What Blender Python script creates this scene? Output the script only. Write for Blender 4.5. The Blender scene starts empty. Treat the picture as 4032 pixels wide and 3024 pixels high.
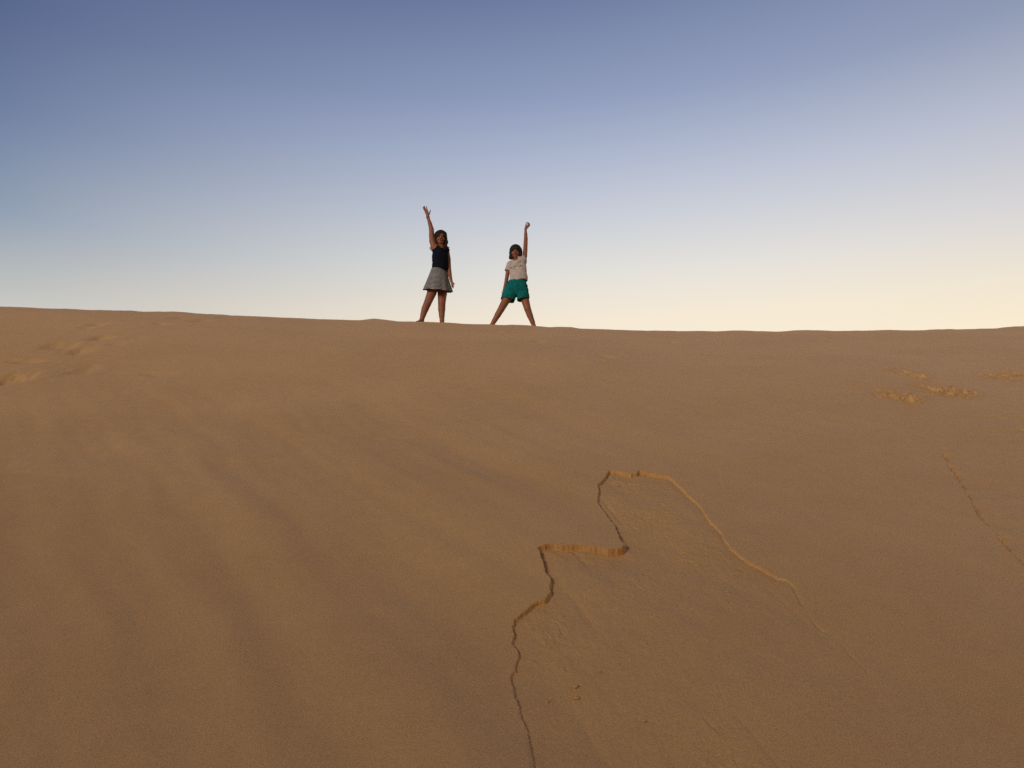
import bpy, math, random
import numpy as np
from mathutils import Vector, Matrix
rng = np.random.default_rng(7)
random.seed(7)
SC = bpy.context.scene
COL = SC.collection

# ------------------------------------------------------------------ camera
TH = math.radians(16.0)
F = 3248.0                       # focal length in photo pixels (4032 wide), a 29 mm phone lens
CAMZ = 1.5
cd = bpy.data.cameras.new("camera")
cd.sensor_width = 36.0
cd.lens = 36.0 * F / 4032.0
cd.clip_start = 0.05
cd.clip_end = 20000.0
cam = bpy.data.objects.new("camera", cd)
cam.location = (0, 0, CAMZ)
cam.rotation_euler = (math.radians(90) + TH, 0, 0)
COL.objects.link(cam)
SC.camera = cam
CT, ST = math.cos(TH), math.sin(TH)


def ray(px, py):
    t = (1512.0 - py) / F
    return np.array([(px - 2016.0) / F, CT - t * ST, ST + t * CT])


def P(px, py, Y):
    d = ray(px, py)
    return np.array([0, 0, CAMZ]) + d * (Y / d[1])


# ------------------------------------------------------------------ noise
_perm = np.arange(256); rng.shuffle(_perm)
_perm = np.concatenate([_perm, _perm]).astype(np.int32)
_ang = rng.random(256) * 2 * np.pi
_gx, _gy = np.cos(_ang).astype(np.float32), np.sin(_ang).astype(np.float32)


def pn(x, y):
    x = np.asarray(x, np.float32); y = np.asarray(y, np.float32)
    xi = np.floor(x).astype(np.int32); yi = np.floor(y).astype(np.int32)
    xf = x - xi; yf = y - yi
    u = xf * xf * xf * (xf * (xf * 6 - 15) + 10); v = yf * yf * yf * (yf * (yf * 6 - 15) + 10)

    def g(ix, iy, fx, fy):
        h = _perm[_perm[ix & 255] + (iy & 255)]
        return _gx[h] * fx + _gy[h] * fy
    a = g(xi, yi, xf, yf); b = g(xi + 1, yi, xf - 1, yf)
    c = g(xi, yi + 1, xf, yf - 1); d = g(xi + 1, yi + 1, xf - 1, yf - 1)
    return (a + (b - a) * u) * (1 - v) + (c + (d - c) * u) * v * 1.0


def fbm(x, y, o=3, g=0.5):
    s = 0; a = 1.0
    for i in range(o):
        s = s + a * pn(x * (2 ** i) + 17.3 * i, y * (2 ** i) - 9.1 * i); a *= g
    return s


def ss(a, b, x):
    t = np.clip((x - a) / (b - a), 0, 1)
    return t * t * (3 - 2 * t)


# ------------------------------------------------------------------ dune profile
YC = 11.6
q0 = ray(2016, 1286); Q0 = q0[2] / q0[1]           # tangent of the crest's elevation
yt = np.concatenate([np.linspace(-4000, -60, 400), np.arange(-60, 60, 0.02), np.linspace(60, 4000, 400)])


def profile(b):
    kn = [(-4000, 0), (-70, 0), (-60, 8), (-34, 8), (-26, 0), (-23.5, -33), (-7, -33), (-5, 0), (-3, b), (0, b + 1.2), (4.5, b + 1.2), (7.5, b), (9.2, b - 1.5), (10.5, b - 3.5),  # unseen rise behind the camera, added to shade the lower face
          (11.2, min(b - 5, 23)), (11.6, math.degrees(math.atan(Q0))), (12.0, 13.5), (12.4, 5), (12.9, -1), (14.0, -4), (40, -4), (70, 0), (4000, 0)]
    s = np.interp(yt, [k[0] for k in kn], [k[1] for k in kn])
    g = np.tan(np.radians(s))
    z = np.concatenate([[0], np.cumsum(0.5 * (g[1:] + g[:-1]) * np.diff(yt))])
    z -= np.interp(0, yt, z)
    return z, s


lo, hi = 20, 36
for _ in range(40):
    m = (lo + hi) / 2
    z_, s_ = profile(m)
    k = (yt > 3) & (yt < 14)
    r_ = ((z_[k] - CAMZ) / yt[k]).max()
    if r_ < Q0: lo = m
    else: hi = m
ZT, STAB = profile(m)
print("base slope", m)
zb = lambda y: np.interp(y, yt, ZT)
kk = (yt > 0.6) & (yt < YC)
RT, RY = (ZT[kk] - CAMZ) / yt[kk], yt[kk]


def ground_px(px, py):
    """where the sight line of a photo pixel meets the smooth dune face"""
    d = ray(px, py)
    y = float(np.interp(d[2] / d[1], RT, RY))
    return d[0] / d[1] * y, y


# crest line as photographed
cr = []
for ox, oy, sc, pts in [
    (0, 1180, .452, [(0, 60), (250, 70), (700, 85), (780, 90), (880, 95), (940, 92), (1020, 97), (1120, 95), (1180, 102), (1250, 107), (1400, 107), (1500, 104), (1600, 110), (1700, 120), (1800, 128), (1930, 127), (2000, 135)]),
    (1000, 1200, .633, [(0, 73), (300, 84), (600, 97), (670, 98), (700, 93), (750, 87), (800, 92), (900, 105), (1030, 107), (1100, 108), (1200, 112), (1300, 118), (1450, 123), (1560, 128), (1600, 125), (1700, 128), (1750, 133), (1830, 138), (1900, 138), (1980, 140), (2030, 148), (2190, 154)]),
    (2400, 1250, .7378, [(0, 67), (340, 72), (500, 72), (540, 75), (600, 72), (700, 69), (760, 73), (900, 77), (980, 72), (1050, 67), (1120, 69), (1200, 73), (1370, 70), (1480, 67), (1560, 69), (1700, 67), (1790, 63), (1850, 66), (2000, 60), (2100, 60), (2150, 52), (2212, 46)])]:
    for a, b in pts:
        d = ray(ox + a * sc, oy + b * sc)
        cr.append((d[0] / d[1] * YC, CAMZ + d[2] / d[1] * YC))
cr = np.array(cr)
cx = np.linspace(-60, 60, 6001)
cz = np.interp(cx, cr[:, 0], cr[:, 1] - (CAMZ + Q0 * YC))
cz += 0.02 * pn(cx * 0.5, cx * 0 + 3.3) * (np.abs(cx) > 8)
ker = np.hanning(121); ker /= ker.sum()
czl = np.convolve(np.pad(cz, 60, mode='edge'), ker, 'valid')
czh = cz - czl
kf = np.hanning(7); kf /= kf.sum()
czh = np.convolve(np.pad(czh, 3, mode='edge'), kf, 'valid')

# ------------------------------------------------------------------ slab scarp traced on the face
def seg(ox, oy, sc, pts): return [(ox + a * sc, oy + b * sc) for a, b in pts]
line = [(2140, 3500), (2130, 3250)]
line += seg(1900, 2250, .4665, [(480, 1760), (465, 1659), (450, 1610), (430, 1560), (440, 1530), (425, 1450), (420, 1400), (400, 1330), (385, 1260), (370, 1190), (350, 1140), (325, 1090), (315, 1030), (300, 985), (270, 935), (262, 870), (250, 810), (240, 765), (275, 710), (285, 650), (310, 590), (290, 550), (245, 500), (265, 460), (270, 430), (250, 385), (265, 325), (300, 320), (350, 280), (410, 240), (470, 210), (530, 200), (570, 150), (575, 80)])
line += seg(1900, 1750, .5877, [(455, 880), (420, 840), (410, 800), (390, 750), (370, 705), (400, 690), (440, 680), (520, 688), (620, 680), (700, 680), (770, 690), (850, 695), (900, 690), (945, 680), (950, 655), (915, 600), (905, 575), (890, 530), (850, 480), (820, 440), (790, 400), (770, 370), (780, 310), (775, 270), (810, 235), (850, 175), (900, 175), (960, 190), (990, 195), (1035, 188), (1045, 172), (1100, 174), (1108, 186), (1180, 198), (1245, 210), (1290, 245), (1340, 290), (1380, 335), (1420, 370), (1470, 420), (1490, 460), (1540, 530), (1600, 585), (1630, 640), (1660, 680), (1720, 730), (1780, 770), (1860, 810), (1920, 845), (1980, 880), (2030, 890), (2080, 930), (2110, 990), (2150, 1060), (2200, 1120)])
line += seg(2900, 2000, .6172, [(400, 570), (460, 650), (530, 740), (620, 780), (680, 835), (740, 920), (800, 970), (850, 1030), (900, 1120), (960, 1230), (1010, 1300), (1160, 1480)])
line += [(3900, 3300), (4150, 3700)]
G = np.array([ground_px(*p) for p in line])
pyl = np.array([p[1] for p in line]); pxl = np.array([p[0] for p in line])
# slab thickness (m) along the line
n = len(line)
HK = [(2117, 3024, .007), (2012, 2607, .010), (2015, 2483, .013), (2021, 2400, .016), (2130, 2350, .022), (2164, 2276, .022), (2117, 2164, .028), (2200, 2150, .036), (2300, 2150, .034), (2440, 2152, .044),
      (2458, 2135, .034), (2432, 2088, .022), (2352, 1967, .016), (2399, 1853, .022), (2515, 1851, .028), (2632, 1873, .020), (2760, 2000, .010), (2800, 2060, .011), (2870, 2150, .011), (3000, 2236, .017),
      (3065, 2270, .012), (3120, 2296, .0026), (3190, 2400, .0020), (3300, 2530, .0018), (3500, 2780, .0010), (3620, 2910, .0005), (4150, 3700, 0.0)]
kx = [int(np.argmin((pxl - a) ** 2 + (pyl - b) ** 2)) for a, b, _ in HK]
H = 0.78 * np.interp(np.arange(n), kx, [k[2] for k in HK])
print("scarp pts", n)
# resample and roughen the lip
Ls = np.concatenate([[0], np.cumsum(np.linalg.norm(np.diff(G, axis=0), axis=1))])
tt = np.arange(0, Ls[-1], 0.008)
GX, GY, HH = np.interp(tt, Ls, G[:, 0]), np.interp(tt, Ls, G[:, 1]), np.interp(tt, Ls, H)
LG = np.stack([GX, GY], 1)
tang = np.gradient(LG, axis=0); tang /= np.linalg.norm(tang, axis=1)[:, None]
facing = np.convolve(np.pad(tang[:, 0], 4, mode='edge'), np.ones(9) / 9, 'valid')
jag = 0.008 * pn(tt / 0.05, tt * 0 + 1.7) + 0.0045 * pn(tt / 0.018, tt * 0 + 8.7) + 0.0035 * np.sign(pn(tt / 0.045, tt * 0 + 4.1)) * ss(.08, .2, np.abs(pn(tt / 0.045, tt * 0 + 4.1)))
jag = jag * (0.35 + 0.65 * ss(0.012, 0.03, HH))
LG = LG + np.stack([-tang[:, 1], tang[:, 0]], 1) * jag[:, None]


def poly_sd(X, Y, L, closed_inside=True):
    """signed distance (negative inside), blended height and nearest height"""
    sh = X.shape; p = np.stack([X.ravel(), Y.ravel()], 1)
    A, B = L[:-1], L[1:]; AB = B - A; L2 = (AB ** 2).sum(1) + 1e-12
    D = np.empty(len(p)); I = np.empty(len(p), np.int64); IN = np.zeros(len(p), bool)
    for s in range(0, len(p), 6000):
        q = p[s:s + 6000]
        rel = q[:, None, :] - A[None]
        t = np.clip((rel * AB[None]).sum(2) / L2[None], 0, 1)
        dd = ((rel - t[..., None] * AB[None]) ** 2).sum(2)
        j = dd.argmin(1); I[s:s + 6000] = j; D[s:s + 6000] = np.sqrt(dd[np.arange(len(q)), j])
        # even-odd against the closed outline
        y0, y1 = A[:, 1][None], B[:, 1][None]; qy = q[:, 1][:, None]; qx = q[:, 0][:, None]
        cr_ = ((y0 > qy) != (y1 > qy)) & (qx < (A[:, 0] + 0)[None] + (qy - y0) * (AB[:, 0] / np.where(np.abs(AB[:, 1]) < 1e-9, 1e-9, AB[:, 1]))[None])
        IN[s:s + 6000] = cr_.sum(1) % 2 == 1
    return np.where(IN, -D, D).reshape(sh), I.reshape(sh)


# second, fainter scarp at the right edge of the frame
line2 = seg(2400, 1250, .7378, [(1780, 720), (1800, 755), (1815, 800), (1840, 825), (1865, 865), (1890, 900), (1915, 950), (1930, 970), (1960, 1030), (1985, 1070), (2000, 1082), (2040, 1120), (2070, 1150)])
line2 += seg(2900, 2000, .6172, [(1620, 110), (1695, 205), (1750, 270), (1834, 350)]) + [(4200, 2400), (4600, 2900), (5600, 2300), (4700, 1640), (3900, 1640)]
G2 = np.array([ground_px(*p) for p in line2])

# footprints and hollows on the left, (x, y, rx, ry) in photo pixels, depth in m
foots = [(30, 1512, 62, 24, .09), (312, 1480, 48, 20, .035), (215, 1408, 50, 14, .05), (300, 1420, 40, 12, .045), (389, 1377, 30, 9, .05), (372, 1336, 26, 6, .03),
         (330, 1346, 22, 4, .03), (628, 1326, 26, 5, .03), (700, 1304, 24, 5, .03), (785, 1310, 30, 6, .03), (877, 1296, 20, 4, .025), (612, 1489, 60, 8, .022),
         (145, 1225, 14, 5, .05), (210, 1226, 18, 4, .04), (8, 1223, 10, 6, .06), (1070, 1295, 24, 4, .02), (2125, 1346, 26, 5, .03), (2385, 1402, 36, 9, .03), (2655, 1331, 22, 3, .03),
         (110, 1452, 80, 7, .035), (450, 1395, 24, 7, .02), (530, 1374, 36, 8, .015)]
foots += [(1180, 1735, 70, 24, .012), (1510, 1712, 80, 30, .014), (900, 1842, 150, 34, .013), (330, 1790, 120, 40, .012), (180, 1870, 130, 40, .010)]
clumps = [(3515, 1555, 55, 22, 1.0), (3580, 1568, 30, 14, .8), (3690, 1535, 60, 26, .9), (3790, 1552, 40, 16, 1.0), (3560, 1460, 45, 18, .7), (3635, 1480, 32, 13, .7), (3935, 1478, 45, 16, .9),
          (3995, 1465, 35, 14, .9), (3990, 1690, 40, 18, .6), (3625, 1425, 25, 6, .6), (3818, 1404, 30, 6, .6), (2790, 1381, 36, 7, .6), (3030, 1396, 60, 10, .6), (3180, 1405, 40, 7, .5), (3285, 1429, 18, 6, .6), (3370, 1511, 40, 9, .7), (2440, 1420, 60, 14, .35)]


def terrain(X, Y, fine=True):
    """height, freshness (newly exposed, damper sand)"""
    Z = zb(Y).astype(np.float64)
    cl = np.interp(X, cx, czl); ch = np.interp(X, cx, czh)
    # crest perspective: keep the crest's lateral fan
    Z = Z + cl * ss(4.8, 10.6, Y) * (1 - ss(14, 40, Y)) + ch * ss(11.0, 11.55, Y) * (1 - ss(11.8, 12.6, Y))
    # broad wind relief and slide flutes
    amp = ss(-8, 2, Y) * (1 - ss(10.5, 11.5, Y))
    Z = Z + amp * 0.026 * fbm(X / 2.3 + 4, Y / 3.1, 2)
    xs = X + 0.72 * Y + 0.12 * fbm(X / 1.1 + 12, Y / 1.3, 2)
    lf = (1 - ss(-0.4, 1.0, X)) * ss(0.5, 2.2, Y) * (1 - ss(4.5, 8.0, Y))
    Z = Z + (0.5 + 0.5 * lf) * amp * 0.020 * fbm(xs / 0.55, Y / 2.6 + 5, 3) * (1 - ss(4.2, 8, Y))
    fm = ss(1.2, 1.9, Y) * (1 - ss(3.0, 4.6, Y))
    Z = Z - fm * (0.032 * ss(1.50, 1.82, xs) - 0.032 * ss(1.90, 2.6, xs) + 0.018 * ss(1.02, 1.26, xs) - 0.018 * ss(1.26, 1.50, xs))
    lumps = fbm(X / 0.9 + 31, Y / 1.6, 3)
    Z = Z + 0.007 * lumps * ss(-3.0, -1.0, -X + 0) * ss(4, 5.5, Y) * (1 - ss(10.8, 11.4, Y))
    fresh = np.zeros_like(Z)
    if not fine: return Z, fresh
    # wind ripples, very low
    Z = Z + 0.0011 * pn(X / 0.30 + 0.4 * Y, Y / 0.075 + 0.5 * pn(X / 0.5, Y / 0.4)) * ss(3, 5, Y) * (1 - ss(9.5, 11, Y))
    Z = Z + 0.0016 * fbm(X / 0.11, Y / 0.16, 3) * amp
    Z = Z + 0.010 * fbm(X / 0.45, Y / 0.35, 3) * ss(10.2, 11.2, Y) * (1 - ss(13, 15, Y))
    for fx in (1655, 1740, 1937, 2102):
        d = ray(fx, 1272); x0 = d[0] / d[1] * 12.1
        Z = Z + 0.022 * np.exp(-((X - x0) / 0.13) ** 2 - ((Y - 11.98) / 0.13) ** 2) * (1 + 0.7 * pn(X / 0.06, Y / 0.06))
    return Z, fresh


# ------------------------------------------------------------------ grid of the sheet
colpx = np.concatenate([np.arange(-320, 1930, 3.94), np.arange(1930, 3150, 1.7), np.arange(3150, 3660, 2.6), np.arange(3660, 4080, 2.8), np.arange(4080, 4360, 3.94)])
ao = (colpx - 2016) / F
grow = np.array([1.09 ** i for i in range(1, 70)]) * 0.004
right = ao[-1] + np.cumsum(grow); left = ao[0] - np.cumsum(grow)
av = np.concatenate([left[::-1], ao, right])
sc_ = np.linspace(0, 1, 46)[1:]
yv = np.concatenate([(-10 - 3200 * sc_ ** 3.2)[::-1], np.arange(-10, 0.6, 0.10), np.arange(0.6, 1.6, 0.02), np.arange(1.6, 1.9, 0.004), np.arange(1.9, 4.2, 0.0027), np.arange(4.2, 4.55, 0.006), np.arange(4.55, 7, 0.012),
                     np.arange(7, 12.8, 0.02), np.arange(12.8, 20, 0.12), 20 + 3200 * sc_ ** 3.0])
cdep = yv * CT + (zb(yv) - CAMZ) * ST
wv = np.where(yv > 0.9, cdep, np.interp(0.9, yv, cdep) + (0.9 - yv) * 0.9)
wv = np.where(yv > 12.8, np.interp(12.8, yv, cdep) + (yv - 12.8) * 1.0, wv)
X = av[None, :] * wv[:, None]
Y = np.repeat(yv[:, None], len(av), 1)
# the crest bends with the fan only as far as the frame; beyond it runs straight
Z, fresh = terrain(X, Y)
print("grid", X.shape)

# slab step
r0, r1 = np.searchsorted(yv, [0.6, 4.75]); c0, c1 = np.searchsorted(av, [(1900 - 2016) / F, (4200 - 2016) / F])
Xs, Ys = X[r0:r1, c0:c1], Y[r0:r1, c0:c1]
wx = 0.003 * pn(Xs / 0.014, Ys / 0.014); wy = 0.003 * pn(Xs / 0.014 + 50, Ys / 0.014)
SD, SI = poly_sd(Xs + wx, Ys + wy, LG)
near_h = HH[np.clip(SI, 0, len(HH) - 1)]
near_f = ss(-0.05, 0.55, facing[np.clip(SI, 0, len(HH) - 1)])
# depth of the slid bed: distance weighted from the lip, thinning down the face
coarse = slice(0, None, 9)
num = np.zeros_like(Xs); den = np.zeros_like(Xs)
for (gx, gy), h in zip(LG[coarse], HH[coarse]):
    w = 1.0 / ((Xs - gx) ** 2 + (Ys - gy) ** 2 + 0.0012) ** 1.7
    num += w * h; den += w
bed = num / den
near = np.exp(-np.abs(SD) / 0.22)
near = np.exp(-np.abs(SD) / 0.02)
dep = (near_h * near + bed * (1 - near)) * ss(0.7, 1.5, Ys)
wall = 0.0022 + 0.03 * np.clip(0.008 - near_h, 0, 1)
step = 1 - ss(-wall, wall, SD)
inn = step
# talus fillet at the foot of the wall and a softened lip
dep_f = dep * (step - 0.10 * np.exp(-np.abs(SD + 0.022) / 0.018) * (SD < 0) * near_f + 0.12 * (1 - near_f) * ss(0, .006, -SD) * np.exp(-np.abs(SD + .006) / 0.010))
rough = 0.0022 * fbm(Xs / 0.06, Ys / 0.09, 3) + 0.0012 * fbm(Xs / 0.018, Ys / 0.02, 2)
# thin broken crust flakes on the slid bed: little steps facing downslope
fl = fbm(Xs / 0.085 + 9, Ys / 0.10, 3, 0.55) * 1.8 + Ys * 4.0
fr = fl - np.floor(fl)
flm = ss(0.04, 0.34, fbm(Xs / 0.22 + 70, Ys / 0.3, 2) + 0.12 * ss(2.6, 3.6, Ys))
flake = 0.0030 * (np.minimum(fr / 0.82, 1) - ss(0.93, 1.0, fr)) * flm
runs = -0.0035 * np.maximum(0, 0.10 - np.abs(pn((Xs + 0.25 * Ys) / 0.19, Ys / 1.6))) / 0.10 * ss(0.0, 0.3, pn(Xs / 0.3, Ys / 0.35 + 40))
inside = step * (SD < 0.0) * ss(0.0, 0.04, -SD) * (0.45 + 0.55 * ss(0.002, 0.010, dep))
lipcrumb = 0.003 * fbm(Xs / 0.02, Ys / 0.02 + 77, 2) * np.exp(-np.abs(SD) / 0.012)
groove = -0.0045 * np.exp(-(SD / 0.006) ** 2) * (1 - ss(0.0045, 0.008, near_h)) * ss(0.0003, 0.002, near_h) * ss(-0.15, 0.1, pn(Xs / 0.09, Ys / 0.07))
dn = groove - dep_f + (rough + flake + runs) * inside + lipcrumb * (near_h > 0.004)
tan_s = np.radians(np.interp(Ys, yt, STAB))
Z[r0:r1, c0:c1] += dn * np.cos(tan_s)
Y[r0:r1, c0:c1] -= dn * np.sin(tan_s)
fresh[r0:r1, c0:c1] = np.maximum(fresh[r0:r1, c0:c1], np.exp(-(np.abs(SD) / (0.006 + 0.05 * near_h)) ** 2) * ss(0.006, 0.016, near_h) * (0.08 + 0.92 * near_f) * (0.6 + 0.4 * ss(-0.02, 0.02, pn(Xs / 0.05, Ys / 0.05))))  # exposed-sand orange, weighted by wall facing to paint in lit and shaded sides
fresh[r0:r1, c0:c1] = np.maximum(fresh[r0:r1, c0:c1], 0.06 * inside)
sharp = np.zeros(Z.shape, bool)
sharp[r0:r1, c0:c1] = (np.abs(SD) < 0.009) & (near_h > 0.003)

# faint scarp on the right
r0, r1 = np.searchsorted(yv, [1.2, 7.0]); c0, c1 = np.searchsorted(av, [(3550 - 2016) / F, 3.0])
Xs, Ys = X[r0:r1, c0:c1], Y[r0:r1, c0:c1]
SD2, _ = poly_sd(Xs + 0.006 * pn(Xs / 0.03, Ys / 0.03), Ys + 0.006 * pn(Xs / 0.03 + 9, Ys / 0.03), G2)
sgn = np.sign(SD2); D2 = np.abs(SD2)
inr = (SD2 < 0)
rag = ss(-0.25, 0.05, pn(Xs / 0.13, Ys / 0.13 + 5))
Z[r0:r1, c0:c1] -= (0.004 + 0.006 * rag) * np.where(SD2 < 0.004, np.exp(-D2 / 0.14), 0) * ss(0.004, -0.004, SD2) * ss(1.3, 2.2, Ys)
Z[r0:r1, c0:c1] += 0.004 * fbm(Xs / .05, Ys / .06, 3) * np.exp(-D2 / 0.25) * inr
Z[r0:r1, c0:c1] -= (0.004 + 0.014 * rag) * np.exp(-(D2 / 0.0065) ** 2) * ss(1.3, 2.2, Ys)
fresh[r0:r1, c0:c1] = np.maximum(fresh[r0:r1, c0:c1], 0.25 * rag * np.exp(-(D2 / 0.010) ** 2))

# footprints, hollows, churned clumps
ra, rb = np.searchsorted(yv, [6.0, 12.2])
for px, py, rx, ry, dp in foots:
    dp *= 0.65; rx *= 1.15
    gx, gy = ground_px(px, py); gx2, gy2 = ground_px(px + rx, py); _, gyu = ground_px(px, py - ry); _, gyd = ground_px(px, py + ry)
    Rx = abs(gx2 - gx) + .02; Ry = max((gyu - gyd) / 2, 0.07)
    a, b = np.searchsorted(yv, [gy - 3 * Ry, gy + 3 * Ry]); Xs, Ys = X[a:b], Y[a:b]
    u = (Xs - gx) / Rx + 0.45 * fbm(Xs / 0.16, Ys / 0.3, 3); v = (Ys - gy) / Ry + 0.5 * fbm(Xs / 0.18 + 8, Ys / 0.3, 3)
    r2 = u * u + v * v
    Z[a:b] += dp * (-np.exp(-r2 * 1.6) * (1 + 0.5 * v) + 0.10 * np.exp(-((np.sqrt(r2) - 1.35) / 0.35) ** 2)) * np.exp(-r2 * 0.10)
for px, py, rx, ry, am in clumps:
    rx *= 1.25 if px > 3400 else 1.0; am = am if (px > 3480 and am > .65) else am * .5
    gx, gy = ground_px(px, py); gx2, _ = ground_px(px + rx, py); _, gyu = ground_px(px, py - ry); _, gyd = ground_px(px, py + ry)
    Rx = abs(gx2 - gx); Ry = max((gyu - gyd) / 2, 0.06)
    a, b = np.searchsorted(yv, [gy - 2.5 * Ry, gy + 2.5 * Ry]); Xs, Ys = X[a:b], Y[a:b]
    r2 = ((Xs - gx) / Rx) ** 2 + ((Ys - gy) / Ry) ** 2
    mk = ss(0.15, 0.6, np.exp(-r2 * 0.6) + 0.55 * fbm(Xs / 0.12, Ys / 0.25, 2)) * np.exp(-r2 * 0.35)
    mk = mk * ss(-0.42, 0.02, fbm(Xs / 0.11 + 60, Ys / 0.22, 3))
    rid = fbm(Xs / 0.06 + 3, Ys / 0.14, 3)
    Z[a:b] += am * mk * (0.066 * np.abs(rid) - 0.030 * np.exp(-r2) + 0.026 * pn(Xs / 0.03, Ys / 0.06))
    fresh[a:b] = np.maximum(fresh[a:b], am * 0.7 * mk * ss(-0.25, 0.25, rid + 0.1))


def new_obj(name, me, parent=None, mat=None):
    o = bpy.data.objects.new(name, me)
    COL.objects.link(o)
    if parent is not None: o.parent = parent
    if mat is not None: me.materials.append(mat)
    return o


def grid_mesh(name, X, Y, Z, attr, sharp):
    R, C = X.shape
    me = bpy.data.meshes.new(name)
    v = np.stack([X, Y, Z], 2).reshape(-1, 3).astype(np.float32)
    i = (np.arange(R - 1)[:, None] * C + np.arange(C - 1)[None]).reshape(-1)
    f = np.stack([i, i + 1, i + 1 + C, i + C], 1).astype(np.int32)
    me.vertices.add(len(v)); me.vertices.foreach_set("co", v.ravel())
    me.loops.add(f.size); me.loops.foreach_set("vertex_index", f.ravel())
    me.polygons.add(len(f)); me.polygons.foreach_set("loop_start", np.arange(0, f.size, 4, dtype=np.int32))
    me.polygons.foreach_set("use_smooth", ~sharp[:-1, :-1].ravel())
    at = me.attributes.new("fresh", 'FLOAT', 'POINT'); at.data.foreach_set("value", attr.astype(np.float32).ravel())
    me.update(calc_edges=True)
    return me


# ------------------------------------------------------------------ materials
def mat(name):
    m = bpy.data.materials.new(name); m.use_nodes = True
    nt = m.node_tree; b = nt.nodes["Principled BSDF"]
    b.inputs["Specular IOR Level"].default_value = 0.2
    return m, nt, b


def N(nt, t, **kw):
    n = nt.nodes.new(t)
    for k, v in kw.items():
        if k.startswith("i_"): n.inputs[k[2:].replace("_", " ")].default_value = v
        else: setattr(n, k, v)
    return n


def ramp(nt, fac, stops):
    r = nt.nodes.new("ShaderNodeValToRGB"); e = r.color_ramp.elements
    while len(e) < len(stops): e.new(0.5)
    for el, (p, c) in zip(e, stops):
        el.position = p; el.color = (*c, 1)
    nt.links.new(fac, r.inputs[0]); return r.outputs[0]


def mixc(nt, fac, a, b, mode='MIX'):
    m = nt.nodes.new("ShaderNodeMix"); m.data_type = 'RGBA'; m.blend_type = mode
    for s, val in ((m.inputs[0], fac), (m.inputs[6], a), (m.inputs[7], b)):
        if hasattr(val, "is_linked") or hasattr(val, "links"): nt.links.new(val, s)
        elif isinstance(val, (int, float)): s.default_value = val
        else: s.default_value = (*val, 1)
    return m.outputs[2]


def sand_material():
    m, nt, b = mat("fine dune sand")
    L = nt.links
    tc = N(nt, "ShaderNodeTexCoord")
    at = N(nt, "ShaderNodeAttribute", attribute_name="fresh")
    n1 = N(nt, "ShaderNodeTexNoise", i_Scale=0.9, i_Detail=3.0); L.new(tc.outputs["Object"], n1.inputs[0])
    n2 = N(nt, "ShaderNodeTexNoise", i_Scale=9.0, i_Detail=5.0, i_Roughness=0.6); L.new(tc.outputs["Object"], n2.inputs[0])
    n3 = N(nt, "ShaderNodeTexNoise", i_Scale=260.0, i_Detail=3.0, i_Roughness=0.8); L.new(tc.outputs["Object"], n3.inputs[0])
    base = ramp(nt, n1.outputs[0], [(0.3, SAND_A), (0.7, SAND_B)])
    v2 = ramp(nt, n2.outputs[0], [(0.3, (.97, .97, .97)), (0.7, (1.03, 1.025, 1.02))])
    c = mixc(nt, 1.0, base, v2, 'MULTIPLY')
    v3 = ramp(nt, n3.outputs[0], [(0.28, (.62, .61, .60)), (0.5, (1, 1, 1)), (0.72, (1.30, 1.29, 1.28))])
    c = mixc(nt, 1.0, c, v3, 'MULTIPLY')
    c = mixc(nt, at.outputs["Fac"], c, SAND_FRESH)
    L.new(c, b.inputs["Base Color"])
    b.inputs["Roughness"].default_value = 0.62
    b.inputs["Specular IOR Level"].default_value = 0.5
    bm = N(nt, "ShaderNodeBump", i_Strength=0.5, i_Distance=0.003)
    L.new(n3.outputs[0], bm.inputs["Height"]); L.new(bm.outputs[0], b.inputs["Normal"])
    return m


SAND_A, SAND_B, SAND_FRESH = (.515, .298, .112), (.555, .326, .132), (.49, .255, .078)
M_SAND = sand_material()
dune = new_obj("sand_dune", grid_mesh("sand_dune", X, Y, Z, fresh, sharp), None, M_SAND)
dune["kind"] = "structure"
dune["label"] = "smooth brown sand dune face rising to a long bare crest"
del X, Y


def ground_z(x, y):
    j = int(np.clip(np.searchsorted(yv, y), 1, len(yv) - 1)); i = int(np.clip(np.searchsorted(av, x / wv[j]), 1, len(av) - 1))
    return float(Z[j, i])


# ------------------------------------------------------------------ implicit modelling for figures
def smin(a, b, k):
    if k <= 0: return np.minimum(a, b)
    h = np.maximum(k - np.abs(a - b), 0) / k
    return np.minimum(a, b) - h * h * k * 0.25


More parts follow.
